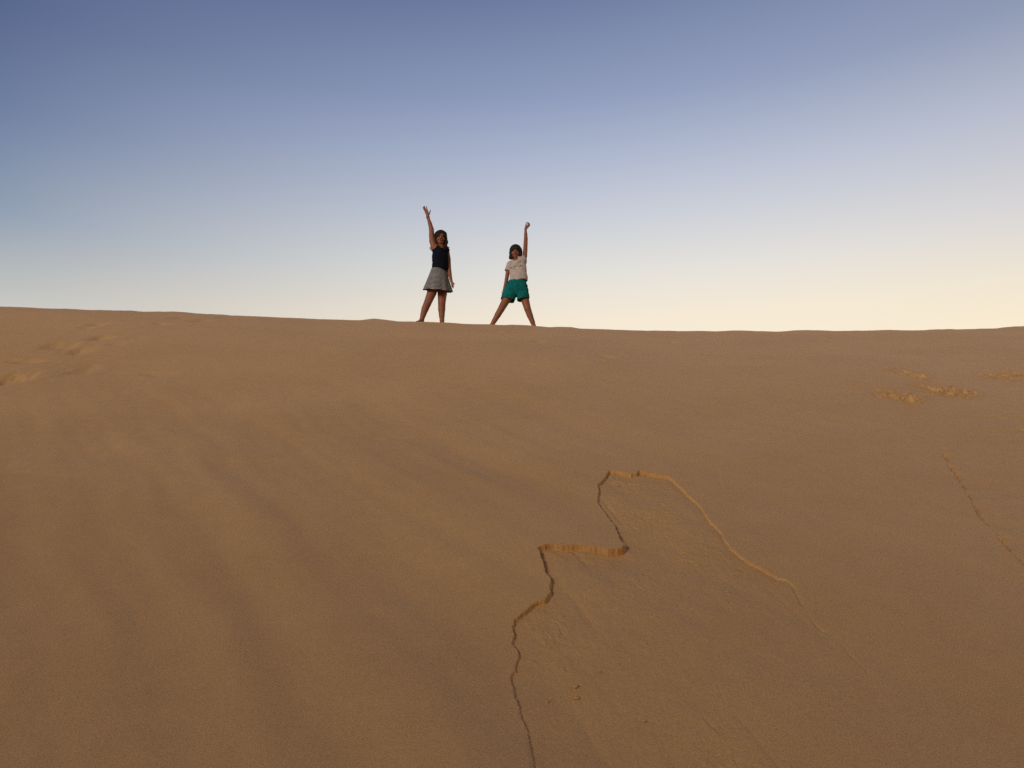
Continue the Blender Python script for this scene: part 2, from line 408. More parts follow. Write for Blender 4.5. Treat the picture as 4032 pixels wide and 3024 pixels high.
class Field:
    def __init__(self): self.p = []

    def cone(self, a, b, ra, rb, k=0.02, N_=None, f=1.0, off=0.0, sub=False):
        self.p.append(('c', np.array(a, float), np.array(b, float), ra + off, rb + off, k, None if N_ is None else np.array(N_, float), f, sub)); return self

    def ell(self, c, r, R=None, k=0.02, sub=False):
        self.p.append(('e', np.array(c, float), np.array(r, float), np.eye(3) if R is None else np.array(R, float), k, sub)); return self

    def chain(self, pts, k=0.02, **kw):
        for (a, ra), (b, rb) in zip(pts[:-1], pts[1:]): self.cone(a, b, ra, rb, k, **kw)
        return self

    @staticmethod
    def dist(pr, Pn):
        if pr[0] == 'c':
            _, a, b, ra, rb, k, Nn, f, sub = pr
            q = Pn - a; ab = b - a
            if Nn is not None:
                s = 1.0 / f - 1.0
                q = q + Nn * (q @ Nn)[..., None] * s; ab = ab + Nn * (ab @ Nn) * s
            t = np.clip((q @ ab) / (ab @ ab + 1e-12), 0, 1)
            return (np.linalg.norm(q - t[..., None] * ab, axis=-1) - (ra + (rb - ra) * t)) * (1.0 if Nn is None else 0.5 + 0.5 * f)
        _, c, r, R, k, sub = pr
        q = (Pn - c) @ R
        k0 = np.linalg.norm(q / r, axis=-1); k1 = np.linalg.norm(q / (r * r), axis=-1) + 1e-9
        return k0 * (k0 - 1) / k1

    @staticmethod
    def bbox(pr):
        if pr[0] == 'c':
            R_ = max(pr[3], pr[4]); lo = np.minimum(pr[1], pr[2]) - R_; hi = np.maximum(pr[1], pr[2]) + R_
        else:
            R_ = pr[2].max(); lo = pr[1] - R_; hi = pr[1] + R_
        return lo, hi

    def eval(self, Pn):
        v = np.full(Pn.shape[:-1], 1.0)
        for pr in self.p:
            k = pr[5] if pr[0] == 'c' else pr[4]
            v = -smin(-v, self.dist(pr, Pn), k) if pr[-1] else smin(v, self.dist(pr, Pn), k)
        return v

    def bounds(self):
        bb = [self.bbox(p) for p in self.p if not p[-1]]
        return np.min([b[0] for b in bb], 0), np.max([b[1] for b in bb], 0)

    def grid(self, h, lo=None, hi=None, pad=0.03):
        l, u = self.bounds()
        lo = l - pad if lo is None else lo; hi = u + pad if hi is None else hi
        n = np.ceil((hi - lo) / h).astype(int) + 1
        ax = [lo[i] + h * np.arange(n[i]) for i in range(3)]
        V = np.full(n, 0.5, np.float32)
        for pr in self.p:
            k = pr[5] if pr[0] == 'c' else pr[4]
            bl, bu = self.bbox(pr); m = 2.0 * k + 5 * h + 0.012
            s = [slice(max(0, int((bl[i] - m - lo[i]) / h)), min(n[i], int((bu[i] + m - lo[i]) / h) + 2)) for i in range(3)]
            if any(x.stop <= x.start for x in s): continue
            G_ = np.stack(np.meshgrid(*[ax[i][s[i]] for i in range(3)], indexing='ij'), -1)
            d = self.dist(pr, G_)
            V[s[0], s[1], s[2]] = -smin(-V[s[0], s[1], s[2]], d, k) if pr[-1] else smin(V[s[0], s[1], s[2]], d, k)
        return V, lo, h, ax


def nets(V, lo, h):
    """surface nets: one smooth closed surface from a distance grid"""
    S = V < 0
    n = np.array(V.shape)
    c = np.zeros(n - 1, np.int8)
    for dx in (0, 1):
        for dy in (0, 1):
            for dz in (0, 1):
                c += S[dx:n[0] - 1 + dx, dy:n[1] - 1 + dy, dz:n[2] - 1 + dz]
    act = (c > 0) & (c < 8)
    idx = np.argwhere(act)
    vid = np.full(act.shape, -1, np.int64); vid[act] = np.arange(len(idx))
    acc = np.zeros((len(idx), 3)); cnt = np.zeros(len(idx))
    i, j, k = idx.T
    cor = [(a, b, d) for a in (0, 1) for b in (0, 1) for d in (0, 1)]
    for A in cor:
        for ax in range(3):
            if A[ax]: continue
            B = list(A); B[ax] = 1
            va = V[i + A[0], j + A[1], k + A[2]].astype(float); vb = V[i + B[0], j + B[1], k + B[2]].astype(float)
            x = (va < 0) != (vb < 0)
            t = np.where(x, va / np.where(x, va - vb, 1), 0)
            p = np.tile(np.array(A, float), (len(idx), 1)); p[:, ax] += t
            acc += p * x[:, None]; cnt += x
    vert = lo + h * (idx + acc / cnt[:, None])
    faces = []
    for ax in range(3):
        sl0 = [slice(1, None)] * 3; sl1 = [slice(1, None)] * 3
        a0 = [slice(1, n[q] - 1) for q in range(3)]; a1 = [slice(1, n[q] - 1) for q in range(3)]
        a0[ax] = slice(0, n[ax] - 1); a1[ax] = slice(1, n[ax])
        s0, s1 = S[tuple(a0)], S[tuple(a1)]
        e = np.argwhere(s0 != s1); fl = s0[s0 != s1]
        off = np.array([1, 1, 1]); off[ax] = 0
        g = e + off
        u, w = [(1, 2), (2, 0), (0, 1)][ax]
        def cell(du, dw):
            q = g.copy(); q[:, u] += du; q[:, w] += dw
            return vid[q[:, 0], q[:, 1], q[:, 2]]
        f = np.stack([cell(-1, -1), cell(0, -1), cell(0, 0), cell(-1, 0)], 1)
        f[~fl] = f[~fl][:, ::-1]
        faces.append(f)
    return vert, np.concatenate(faces)


def mesh_from(name, v, f, colors=None, smooth_it=0):
    f = f[(f >= 0).all(1)]
    for _ in range(smooth_it):
        s = np.zeros_like(v); c = np.zeros(len(v))
        for a in range(4):
            np.add.at(s, f[:, a], v[f[:, (a + 1) % 4]]); np.add.at(c, f[:, a], 1)
            np.add.at(s, f[:, a], v[f[:, (a + 3) % 4]]); np.add.at(c, f[:, a], 1)
        v = v * 0.5 + 0.5 * s / np.maximum(c, 1)[:, None]
    me = bpy.data.meshes.new(name)
    me.vertices.add(len(v)); me.vertices.foreach_set("co", v.astype(np.float32).ravel())
    me.loops.add(f.size); me.loops.foreach_set("vertex_index", f.astype(np.int32).ravel())
    me.polygons.add(len(f)); me.polygons.foreach_set("loop_start", np.arange(0, f.size, 4, dtype=np.int32))
    me.polygons.foreach_set("use_smooth", np.ones(len(f), bool))
    if colors is not None:
        at = me.color_attributes.new("tone", 'FLOAT_COLOR', 'POINT')
        at.data.foreach_set("color", np.concatenate([colors, np.ones((len(v), 1))], 1).astype(np.float32).ravel())
    me.update(calc_edges=True)
    me.validate()
    return me


def tube_mesh(name, paths, rad):
    """list of polylines -> one mesh of round tubes"""
    V, Fc = [], []
    for pts in paths:
        pts = np.array(pts, float); m = len(pts); base = len(V)
        for i in range(m):
            t = pts[min(i + 1, m - 1)] - pts[max(i - 1, 0)]; t /= np.linalg.norm(t) + 1e-9
            a = np.cross(t, [0.3, 0.9, 0.2]); a /= np.linalg.norm(a); b = np.cross(t, a)
            r = rad[i] if hasattr(rad, '__len__') else rad
            for q in range(8):
                V.append(pts[i] + r * (a * math.cos(q * math.pi / 4) + b * math.sin(q * math.pi / 4)))
        for i in range(m - 1):
            for q in range(8):
                Fc.append((base + i * 8 + q, base + i * 8 + (q + 1) % 8, base + (i + 1) * 8 + (q + 1) % 8, base + (i + 1) * 8 + q))
        Fc.append(tuple(base + q for q in range(7, -1, -1))); Fc.append(tuple(base + (m - 1) * 8 + q for q in range(8)))
    me = bpy.data.meshes.new(name); me.from_pydata([tuple(p) for p in V], [], Fc)
    for p in me.polygons: p.use_smooth = True
    me.update(); return me


def cloth_mat(name, colr, scale=900.0, rough=0.95, bump=0.15, var=0.12):
    m, nt, b = mat(name); L = nt.links
    tc = N(nt, "ShaderNodeTexCoord")
    n1 = N(nt, "ShaderNodeTexNoise", i_Scale=scale, i_Detail=2.0); L.new(tc.outputs["Object"], n1.inputs[0])
    n2 = N(nt, "ShaderNodeTexNoise", i_Scale=14.0, i_Detail=4.0); L.new(tc.outputs["Object"], n2.inputs[0])
    lo_ = tuple(x * (1 - var) for x in colr); hi_ = tuple(x * (1 + var) for x in colr)
    L.new(ramp(nt, n2.outputs[0], [(0.3, lo_), (0.7, hi_)]), b.inputs["Base Color"])
    bm = N(nt, "ShaderNodeBump", i_Strength=bump, i_Distance=0.002); L.new(n1.outputs[0], bm.inputs["Height"])
    bm2 = N(nt, "ShaderNodeBump", i_Strength=0.25, i_Distance=0.01); L.new(n2.outputs[0], bm2.inputs["Height"]); L.new(bm.outputs[0], bm2.inputs["Normal"])
    L.new(bm2.outputs[0], b.inputs["Normal"]); b.inputs["Roughness"].default_value = rough
    b.inputs["Specular IOR Level"].default_value = 0.05
    return m, nt, b


def skin_mat():
    m, nt, b = mat("tanned skin"); L = nt.links
    at = N(nt, "ShaderNodeVertexColor", layer_name="tone")
    tc = N(nt, "ShaderNodeTexCoord")
    n = N(nt, "ShaderNodeTexNoise", i_Scale=18.0, i_Detail=4.0); L.new(tc.outputs["Object"], n.inputs[0])
    v = ramp(nt, n.outputs[0], [(0.3, (.9, .88, .88)), (0.7, (1.08, 1.06, 1.05))])
    L.new(mixc(nt, 1.0, at.outputs[0], v, 'MULTIPLY'), b.inputs["Base Color"])
    b.inputs["Roughness"].default_value = 0.55
    b.inputs["Specular IOR Level"].default_value = 0.3
    b.inputs["Subsurface Weight"].default_value = 0.12
    b.inputs["Subsurface Radius"].default_value = (0.012, 0.005, 0.003)
    b.inputs["Subsurface Scale"].default_value = 0.5
    return m


def hair_mat(name, c1, c2):
    m, nt, b = mat(name); L = nt.links
    tc = N(nt, "ShaderNodeTexCoord")
    mp = N(nt, "ShaderNodeMapping"); mp.inputs["Scale"].default_value = (260, 260, 18); L.new(tc.outputs["Object"], mp.inputs[0])
    n = N(nt, "ShaderNodeTexNoise", i_Scale=1.0, i_Detail=4.0); L.new(mp.outputs[0], n.inputs[0])
    L.new(ramp(nt, n.outputs[0], [(0.3, c1), (0.75, c2)]), b.inputs["Base Color"])
    bm = N(nt, "ShaderNodeBump", i_Strength=0.6, i_Distance=0.003); L.new(n.outputs[0], bm.inputs["Height"]); L.new(bm.outputs[0], b.inputs["Normal"])
    b.inputs["Roughness"].default_value = 0.6; b.inputs["Specular IOR Level"].default_value = 0.15
    return m


SKIN = np.array([.205, .077, .040])
M_SKIN = skin_mat()
M_EYE, _nt, _b = mat("eye"); 
_tc = N(_nt, "ShaderNodeTexCoord"); _sx = N(_nt, "ShaderNodeSeparateXYZ"); _nt.links.new(_tc.outputs["Generated"], _sx.inputs[0])
_nt.links.new(ramp(_nt, _sx.outputs[1], [(0.0, (.02, .012, .008)), (0.18, (.03, .016, .01)), (0.21, (.16, .12, .11)), (1, (.16, .12, .11))]), _b.inputs["Base Color"])
_b.inputs["Roughness"].default_value = 0.15
M_HAIR_A = hair_mat("dark brown wavy hair", (.008, .0055, .005), (.028, .016, .011))
M_HAIR_B = hair_mat("dark brown bob hair", (.009, .006, .005), (.032, .018, .012))
M_NAVY, _, _ = cloth_mat("navy jersey", (.007, .008, .015))
M_SHIRT, _, _ = cloth_mat("pale grey cotton", (.38, .33, .305))
M_PRINT, _, _ = cloth_mat("dark grey print ink", (.085, .066, .060))
M_METAL, _, _b = mat("silver bracelet"); _b.inputs["Base Color"].default_value = (.6, .57, .53, 1); _b.inputs["Metallic"].default_value = 0.9; _b.inputs["Roughness"].default_value = 0.35
M_CORD, _, _b = mat("dark cord bracelet"); _b.inputs["Base Color"].default_value = (.10, .05, .03, 1)
M_TEAL, _nt, _b = cloth_mat("teal cotton with pale spots", (.004, .100, .102), var=0.2)
_tc = N(_nt, "ShaderNodeTexCoord"); _v = N(_nt, "ShaderNodeTexVoronoi", i_Scale=62.0); _nt.links.new(_tc.outputs["Object"], _v.inputs["Vector"])
_old = _b.inputs["Base Color"].links[0].from_socket
_nt.links.new(mixc(_nt, ramp(_nt, _v.outputs["Distance"], [(0.22, (1, 1, 1)), (0.34, (0, 0, 0))]), _old, (.03, .18, .17)), _b.inputs["Base Color"])
# striped skirt: stripe coordinate carried by the UV map
M_SKIRT, _nt, _b = cloth_mat("navy and white striped jersey", (.27, .26, .255))
_uv = N(_nt, "ShaderNodeUVMap", uv_map="UVMap"); _s = N(_nt, "ShaderNodeSeparateXYZ"); _nt.links.new(_uv.outputs[0], _s.inputs[0])
_fr = N(_nt, "ShaderNodeMath", operation='FRACT'); _nt.links.new(_s.outputs[1], _fr.inputs[0])
_old = _b.inputs["Base Color"].links[0].from_socket
_nt.links.new(mixc(_nt, ramp(_nt, _fr.outputs[0], [(0.0, (0, 0, 0)), (0.46, (0, 0, 0)), (0.54, (1, 1, 1)), (0.95, (1, 1, 1)), (1.0, (0, 0, 0))]), _old, (.030, .028, .042)), _b.inputs["Base Color"])


def rotm(yaw, pitch, roll):
    """columns: right, back, up.  yaw turns the face toward +x, pitch nods it down"""
    cy, sy = math.cos(yaw), math.sin(yaw)
    Rz = np.array([[cy, -sy, 0], [sy, cy, 0], [0, 0, 1]])
    cp, sp = math.cos(pitch), math.sin(pitch)
    Rx = np.array([[1, 0, 0], [0, cp, -sp], [0, sp, cp]])
    cr_, sr = math.cos(roll), math.sin(roll)
    Ry = np.array([[cr_, 0, sr], [0, 1, 0], [-sr, 0, cr_]])
    return Rz @ Ry @ Rx


class Head:
    def __init__(s, c, H, yaw, pitch, roll):
        s.c = np.array(c); s.k = H / 0.21; s.R = rotm(yaw, pitch, roll)

    def w(s, x, y, z): return s.c + s.R @ (np.array([x, y, z]) * s.k)

    def build(s, f):
        k = s.k; w = s.w
        f.ell(w(0, .018, .040), np.array([.071, .087, .066]) * k, s.R, .02)
        f.ell(w(0, -.026, -.028), np.array([.058, .056, .072]) * k, s.R, .03)
        f.ell(w(0, -.058, -.086), np.array([.022, .02, .018]) * k, s.R, .025)
        for q in (-1, 1):
            f.ell(w(q * .032, -.053, -.036), np.array([.026, .026, .026]) * k, s.R, .02)
            f.cone(w(q * .046, -.02, -.055), w(q * .02, -.05, -.085), .018 * k, .018 * k, .02)
        f.cone(w(-.032, -.076, .021), w(.032, -.076, .021), .009 * k, .009 * k, .012)
        for q in (-1, 1):
            f.ell(w(q * .031, -.094, .004), np.array([.015, .012, .0075]) * k, s.R, .008, sub=True)
        f.cone(w(0, -.080, .004), w(0, -.098, -.026), .006 * k, .0105 * k, .010)
        for q in (-1, 1): f.ell(w(q * .010, -.090, -.030), np.array([.008, .009, .007]) * k, s.R, .006)
        f.cone(w(-.018, -.080, -.053), w(.018, -.080, -.053), .0055 * k, .0055 * k, .006)
        f.cone(w(-.015, -.079, -.062), w(.015, -.079, -.062), .006 * k, .006 * k, .005)
        for q in (-1, 1): f.ell(w(q * .071, .004, -.008), np.array([.008, .018, .028]) * k, s.R, .006)

    def tone(s, v, col):
        q = ((v - s.c) @ s.R) / s.k
        front = q[:, 1] < -.045
        lip = np.exp(-((q[:, 0] / .020) ** 4 + ((q[:, 2] + .0575) / .0085) ** 4)) * front
        brow = np.exp(-(((np.abs(q[:, 0]) - .031) / .018) ** 4 + ((q[:, 2] - .024 + 6 * (np.abs(q[:, 0]) - .028) ** 2) / .0045) ** 4)) * front
        lid = np.exp(-(((np.abs(q[:, 0]) - .031) / .017) ** 4 + ((q[:, 2] - .007) / .008) ** 4)) * front
        mouth = np.exp(-((q[:, 0] / .018) ** 4 + ((q[:, 2] + .0575) / .0022) ** 4)) * front
        for m, c in ((lip, (.17, .045, .032)), (brow, (.03, .015, .01)), (lid * .75, (.06, .027, .018)), (mouth, (.05, .012, .01))):
            col[:] = col * (1 - m[:, None]) + np.array(c) * m[:, None]

    def eyes(s, parent):
        for q in (-1, 1):
            me = bpy.data.meshes.new("eye")
            import bmesh
            bm = bmesh.new(); bmesh.ops.create_uvsphere(bm, u_segments=20, v_segments=14, radius=.0118 * s.k); bm.to_mesh(me); bm.free()
            for p in me.polygons: p.use_smooth = True
            o = new_obj("eye", me, parent, M_EYE)
            o.matrix_world = Matrix.Translation(Vector(s.w(q * .031, -.0715, .004))) @ Matrix(s.R.tolist()).to_4x4()


def person(loc, label):
    o = bpy.data.objects.new("person", None); COL.objects.link(o)
    o.empty_display_size = 0.2
    o["label"] = label; o["category"] = "person"
    return o


def shell(outer, inner_off, V, extra_cuts):
    pass


def field_obj(name, V, lo, h, parent, material, smooth_it=1, tone=None):
    v, f = nets(V, lo, h)
    col = None
    if tone is not None: col = tone(v)
    return new_obj(name, mesh_from(name, v, f, col, smooth_it), parent, material)


def coords(ax):
    return np.meshgrid(ax[0], ax[1], ax[2], indexing='ij')


HRES = 0.004
UP = np.array([0, 0, 1.0])


def torus_path(c, axis, r1, r2=None, m=24):
    axis = np.array(axis, float); axis /= np.linalg.norm(axis)
    a = np.cross(axis, [0, 1, 0.2]); a /= np.linalg.norm(a); b = np.cross(axis, a)
    return [c + r1 * a * math.cos(t) + (r2 or r1) * b * math.sin(t) for t in np.linspace(0, 2 * math.pi, m)]


# =================================================================== girl with striped skirt
def girl_skirt():
    Y0 = 12.20
    zs = .3134
    mpp = (Y0 * CT + (zb(Y0) + .7 - CAMZ) * ST) / F * zs           # metres per zoom pixel
    J = lambda x, y, dy=0.0: P(1560 + x * zs, 780 + y * zs, Y0 + dy)
    R = lambda q: q * mpp
    root = person(None, "girl in navy top and striped skirt with her open hand raised, standing on the crest")
    yaw = math.radians(38); Nf = np.array([math.sin(yaw), -math.cos(yaw), 0])
    b = Field()
    torso = [(J(543, 945), R(104)), (J(556, 862), R(99)), (J(553, 760), R(101)), (J(552, 690), R(98))]
    b.chain(torso, k=.03, N_=Nf, f=.70)
    b.cone(J(500, 628, -.03), J(620, 655, .05), R(46), R(42), .05)
    hd = Head(J(560, 492, -.01), .222, math.radians(10), math.radians(15), math.radians(3))
    b.cone(J(565, 640, .01), hd.w(0, .012, -.07), R(38), R(35), .03)
    hd.build(b)
    # raised arm
    b.chain([(J(482, 628, -.02), R(43)), (J(455, 540, -.02), R(40)), (J(446, 470, -.02), R(34)), (J(443, 392, -.02), R(31)), (J(424, 320, -.03), R(25.5)), (J(404, 258, -.035), R(19)), (J(398, 236, -.035), R(18.5))], k=.006)
    # open hand, palm to the viewer
    W = J(398, 236, -.035)
    kn = [(367, 176), (375, 167), (385, 163), (396, 168)]
    for x, y in kn: b.cone(W + 0, J(x, y, -.035), R(14), R(9.5), .012, N_=np.array([0, -1, 0.]), f=.75)
    b.cone(J(402, 215, -.035), J(418, 190, -.042), R(13), R(10), .012)
    for (x, y), mid, tip in zip(kn, [(350, 146), (353, 138), (367, 134), (386, 138)], [(338, 117), (345, 106), (354, 101), (379, 101)]):
        b.chain([(J(x, y, -.035), R(7.6)), (J(*mid, -.04), R(6.6)), (J(*tip, -.05), R(5.2))], k=.003)
    b.chain([(J(416, 194, -.042), R(9)), (J(425, 172, -.046), R(7.4)), (J(430, 151, -.048), R(5.8))], k=.004)
    # lowered arm
    b.chain([(J(632, 665, .07), R(36)), (J(655, 770, .08), R(31)), (J(663, 880, .05), R(27)), (J(672, 950, .0), R(26)), (J(687, 1020, -.05), R(19)), (J(694, 1046, -.06), R(16.5))], k=.006)
    W = J(694, 1046, -.06)
    for x, y in [(697, 1082), (704, 1085), (710, 1084), (715, 1077)]: b.cone(W, J(x, y, -.065), R(12), R(8.5), .010)
    for a, m_, t in [((697, 1082), (699, 1100), (701, 1116)), ((704, 1085), (708, 1108), (710, 1128)), ((710, 1084), (714, 1110), (716, 1134)), ((714, 1078), (720, 1098), (722, 1116))]:
        b.chain([(J(*a, -.065), R(7)), (J(*m_, -.07), R(6)), (J(*t, -.085), R(4.8))], k=.003)
    b.chain([(J(706, 1058, -.065), R(9)), (J(720, 1070, -.075), R(6.8)), (J(735, 1081, -.08), R(5.2))], k=.004)
    # legs
    legs = []
    for hip, th, kn_, mid, calf, an, dy in [((500, 1000), (447, 1190), (392, 1325), (364, 1390), (340, 1462), (321, 1532), -.04), ((585, 1000), (579, 1200), (573, 1320), (572, 1395), (573, 1475), (576, 1545), .04)]:
        K = J(*kn_, dy - .02)
        b.chain([(J(*hip, dy * .6), R(72)), (J(*th, dy), R(59)), (K, R(47)), (J(*mid, dy), R(45)), (J(*calf, dy + .01), R(36)), (J(*an, dy + .02), R(27))], k=.007)
        legs.append(J(*an, dy + .02))
    for a, tx, ty in [(legs[0], -.09, -.13), (legs[1], .03, -.16)]:
        gz = ground_z(a[0], a[1])
        print("girl A ankle above sand", a[2] - gz)
        heel = np.array([a[0] - tx * .15, a[1] + .03, gz + .028]); toe = np.array([a[0] + tx, a[1] + ty, ground_z(a[0] + tx, a[1] + ty) + .016]); ball = a * .35 + toe * .65; ball[2] = ground_z(ball[0], ball[1]) + .008; toe[2] -= .014; heel[2] -= .008
        b.cone(a, heel, R(26), .027, .015); b.cone(heel, ball, .027, .030, .02); b.cone(a, ball, .028, .024, .02); b.cone(ball, toe, .030, .017, .015)
    V, lo, h, ax = b.grid(HRES)

    def tone(v):
        c = np.tile(SKIN, (len(v), 1)); hd.tone(v, c); return c
    root.location = (legs[0] + legs[1]) / 2 * [1, 1, 0] + [0, 0, ground_z(*((legs[0] + legs[1]) / 2)[:2])]
    bpy.context.view_layer.update()
    def put(o): o.matrix_parent_inverse = Matrix.Translation(-root.location); return o
    put(field_obj("body", V, lo, h, root, M_SKIN, 2, tone))
    hd.eyes(root)
    for c in root.children:
        if c.name.startswith("eye"):
            c.matrix_parent_inverse = Matrix.Translation(-root.location); c.matrix_basis = EYE_M[c.name]
    # sleeveless top
    t = Field()
    off = .010
    t.chain([(J(540, 950), R(104)), (J(556, 862), R(101)), (J(553, 760), R(102)), (J(552, 690), R(99))], k=.03, N_=Nf, f=.72, off=off * .6)
    t.cone(J(500, 628, -.03), J(620, 655, .05), R(46), R(42), .05, off=off)
    V, lo, h, ax = t.grid(HRES)
    XX, YY, ZZ = coords(ax)
    fold = .0070 * fbm(XX * 7 + YY * 6 + ZZ * 3, ZZ * 17 - XX * 4, 3)
    V = V + fold
    a0, a1 = J(432, 908), J(645, 950)
    nrm = np.array([-(a1 - a0)[2], 0, (a1 - a0)[0]]); nrm /= np.linalg.norm(nrm)
    hem = (XX - a0[0]) * nrm[0] + (ZZ - a0[2]) * nrm[2]
    def sph(c, r): return np.sqrt((XX - c[0]) ** 2 + (YY - c[1]) ** 2 + (ZZ - c[2]) ** 2) - r
    arm1 = sph(J(462, 592, -.075), R(62)); arm2 = sph(J(660, 660, .12), R(44))
    nk = sph(J(572, 592, -.055), R(50))
    V = np.maximum.reduce([V, -hem, -arm1, -arm2, -nk])
    put(field_obj("tank_top", V, lo, h, root, M_NAVY, 1))
    # flared skirt, eight gores
    m, nv = 160, 44
    vs, fs, uv = [], [], []
    cw0, cw1 = J(540, 918), J(523, 1166)
    Lat = np.array([math.cos(yaw), math.sin(yaw), 0])
    for i in range(nv + 1):
        t_ = i / nv
        for j in range(m):
            ph = 2 * math.pi * j / m
            lob = 0.5 * math.cos(8 * ph + .6) + .35 * math.cos(5 * ph + 2.0) + .25 * math.cos(13 * ph)
            rl = R(106) + R(90) * t_ ** 1.1 + R(17) * lob * t_ ** 1.6
            rn = R(80) + R(74) * t_ ** 0.95 + R(17) * lob * t_ ** 1.6
            c = cw0 * (1 - t_) + cw1 * t_
            tilt = (J(640, 960) - J(440, 922)) / (R(200))
            side = math.cos(ph)
            p = c + Lat * rl * side + Nf * rn * math.sin(ph)
            p = p + UP * (-R(14) * side - R(9) * lob * t_ * .35 - .33 * rn * math.sin(ph) * t_ * math.cos(yaw) - .33 * rl * side * t_ * -math.sin(yaw))
            vs.append(p)
    for i in range(nv):
        for j in range(m):
            j2 = (j + 1) % m
            fs.append((i * m + j, (i + 1) * m + j, (i + 1) * m + j2, i * m + j2))
            for (ii, jj) in ((i, j), (i + 1, j), (i + 1, j + 1), (i, j + 1)):
                g = (jj / m * 8) % 1.0
                g = abs(g - .5) * 2 if ii >= 0 else 0
                uv.append((jj / m, 17.5 * (ii / nv) + 0.45 * (1 - g) * (ii / nv)))
    me = bpy.data.meshes.new("skirt"); me.from_pydata([tuple(p) for p in vs], [], fs)
    ul = me.uv_layers.new(name="UVMap"); ul.data.foreach_set("uv", np.array(uv, np.float32).ravel())
    for p in me.polygons: p.use_smooth = True
    me.update(); sk = put(new_obj("skirt", me, root, M_SKIRT))
    so = sk.modifiers.new("thickness", 'SOLIDIFY'); so.thickness = .003; so.offset = -1
    # hair: cap, side-swept front, waves to the shoulder
    hf = Field(); k = hd.k; w = hd.w
    hf.ell(w(0, .022, .036), np.array([.085, .096, .082]) * k, hd.R, .01)
    hf.ell(w(-.050, -.024, .020), np.array([.036, .056, .060]) * k, hd.R, .04)
    hf.ell(w(.056, -.006, .020), np.array([.028, .056, .056]) * k, hd.R, .04)
    hf.ell(w(.010, -.080, -.030), np.array([.047, .060, .080]) * k, hd.R, .008, sub=True)
    Lk = lambda pts, r: hf.chain([(J(x, y, d), R(q)) for (x, y, d), q in zip(pts, r)], k=.02)
    Lk([(505, 450, -.02), (494, 500, -.02), (497, 550, -.03), (515, 592, -.045)], (22, 20, 17, 8))
    Lk([(498, 470, .06), (500, 560, .08), (520, 640, .09)], (26, 30, 22))
    Lk([(606, 450, -.01), (621, 500, -.01), (632, 545, -.02), (618, 590, -.03), (624, 632, -.04), (628, 664, -.04)], (20, 17, 15, 15, 14, 5))
    Lk([(604, 470, .05), (612, 560, .06), (606, 640, .06), (618, 690, .05)], (24, 28, 25, 10))
    Lk([(626, 520, 0), (640, 560, -.01), (628, 600, -.02), (640, 620, -.02), (654, 622, -.01), (669, 613, 0)], (12, 8, 9, 8, 5, 2.5))
    Lk([(612, 590, -.05), (602, 620, -.07), (608, 655, -.075)], (12, 11, 4))
    V, lo, h, ax = hf.grid(HRES * .8)
    XX, YY, ZZ = coords(ax)
    V = V + .0022 * np.sin(XX * 420 + 4 * np.sin(ZZ * 40)) * np.sin(YY * 300 + 2 * np.sin(ZZ * 30))
    put(field_obj("hair", V, lo, h, root, M_HAIR_A, 1))
    ar = J(404, 258, -.035) - J(398, 236, -.035)
    put(new_obj("bracelet", tube_mesh("bracelet", [torus_path(J(399, 243, -.035), ar, R(22))], R(3)), root, M_CORD))
    # gathered edge of the top behind the raised shoulder
    put(new_obj("armhole_frill", tube_mesh("armhole_frill", [[J(448, 604, .02), J(434, 616, .01), J(428, 632, .0), J(434, 648, -.03), J(448, 658, -.05)]], [R(5), R(10), R(12), R(9), R(6)]), root, M_SHIRT))
    return root


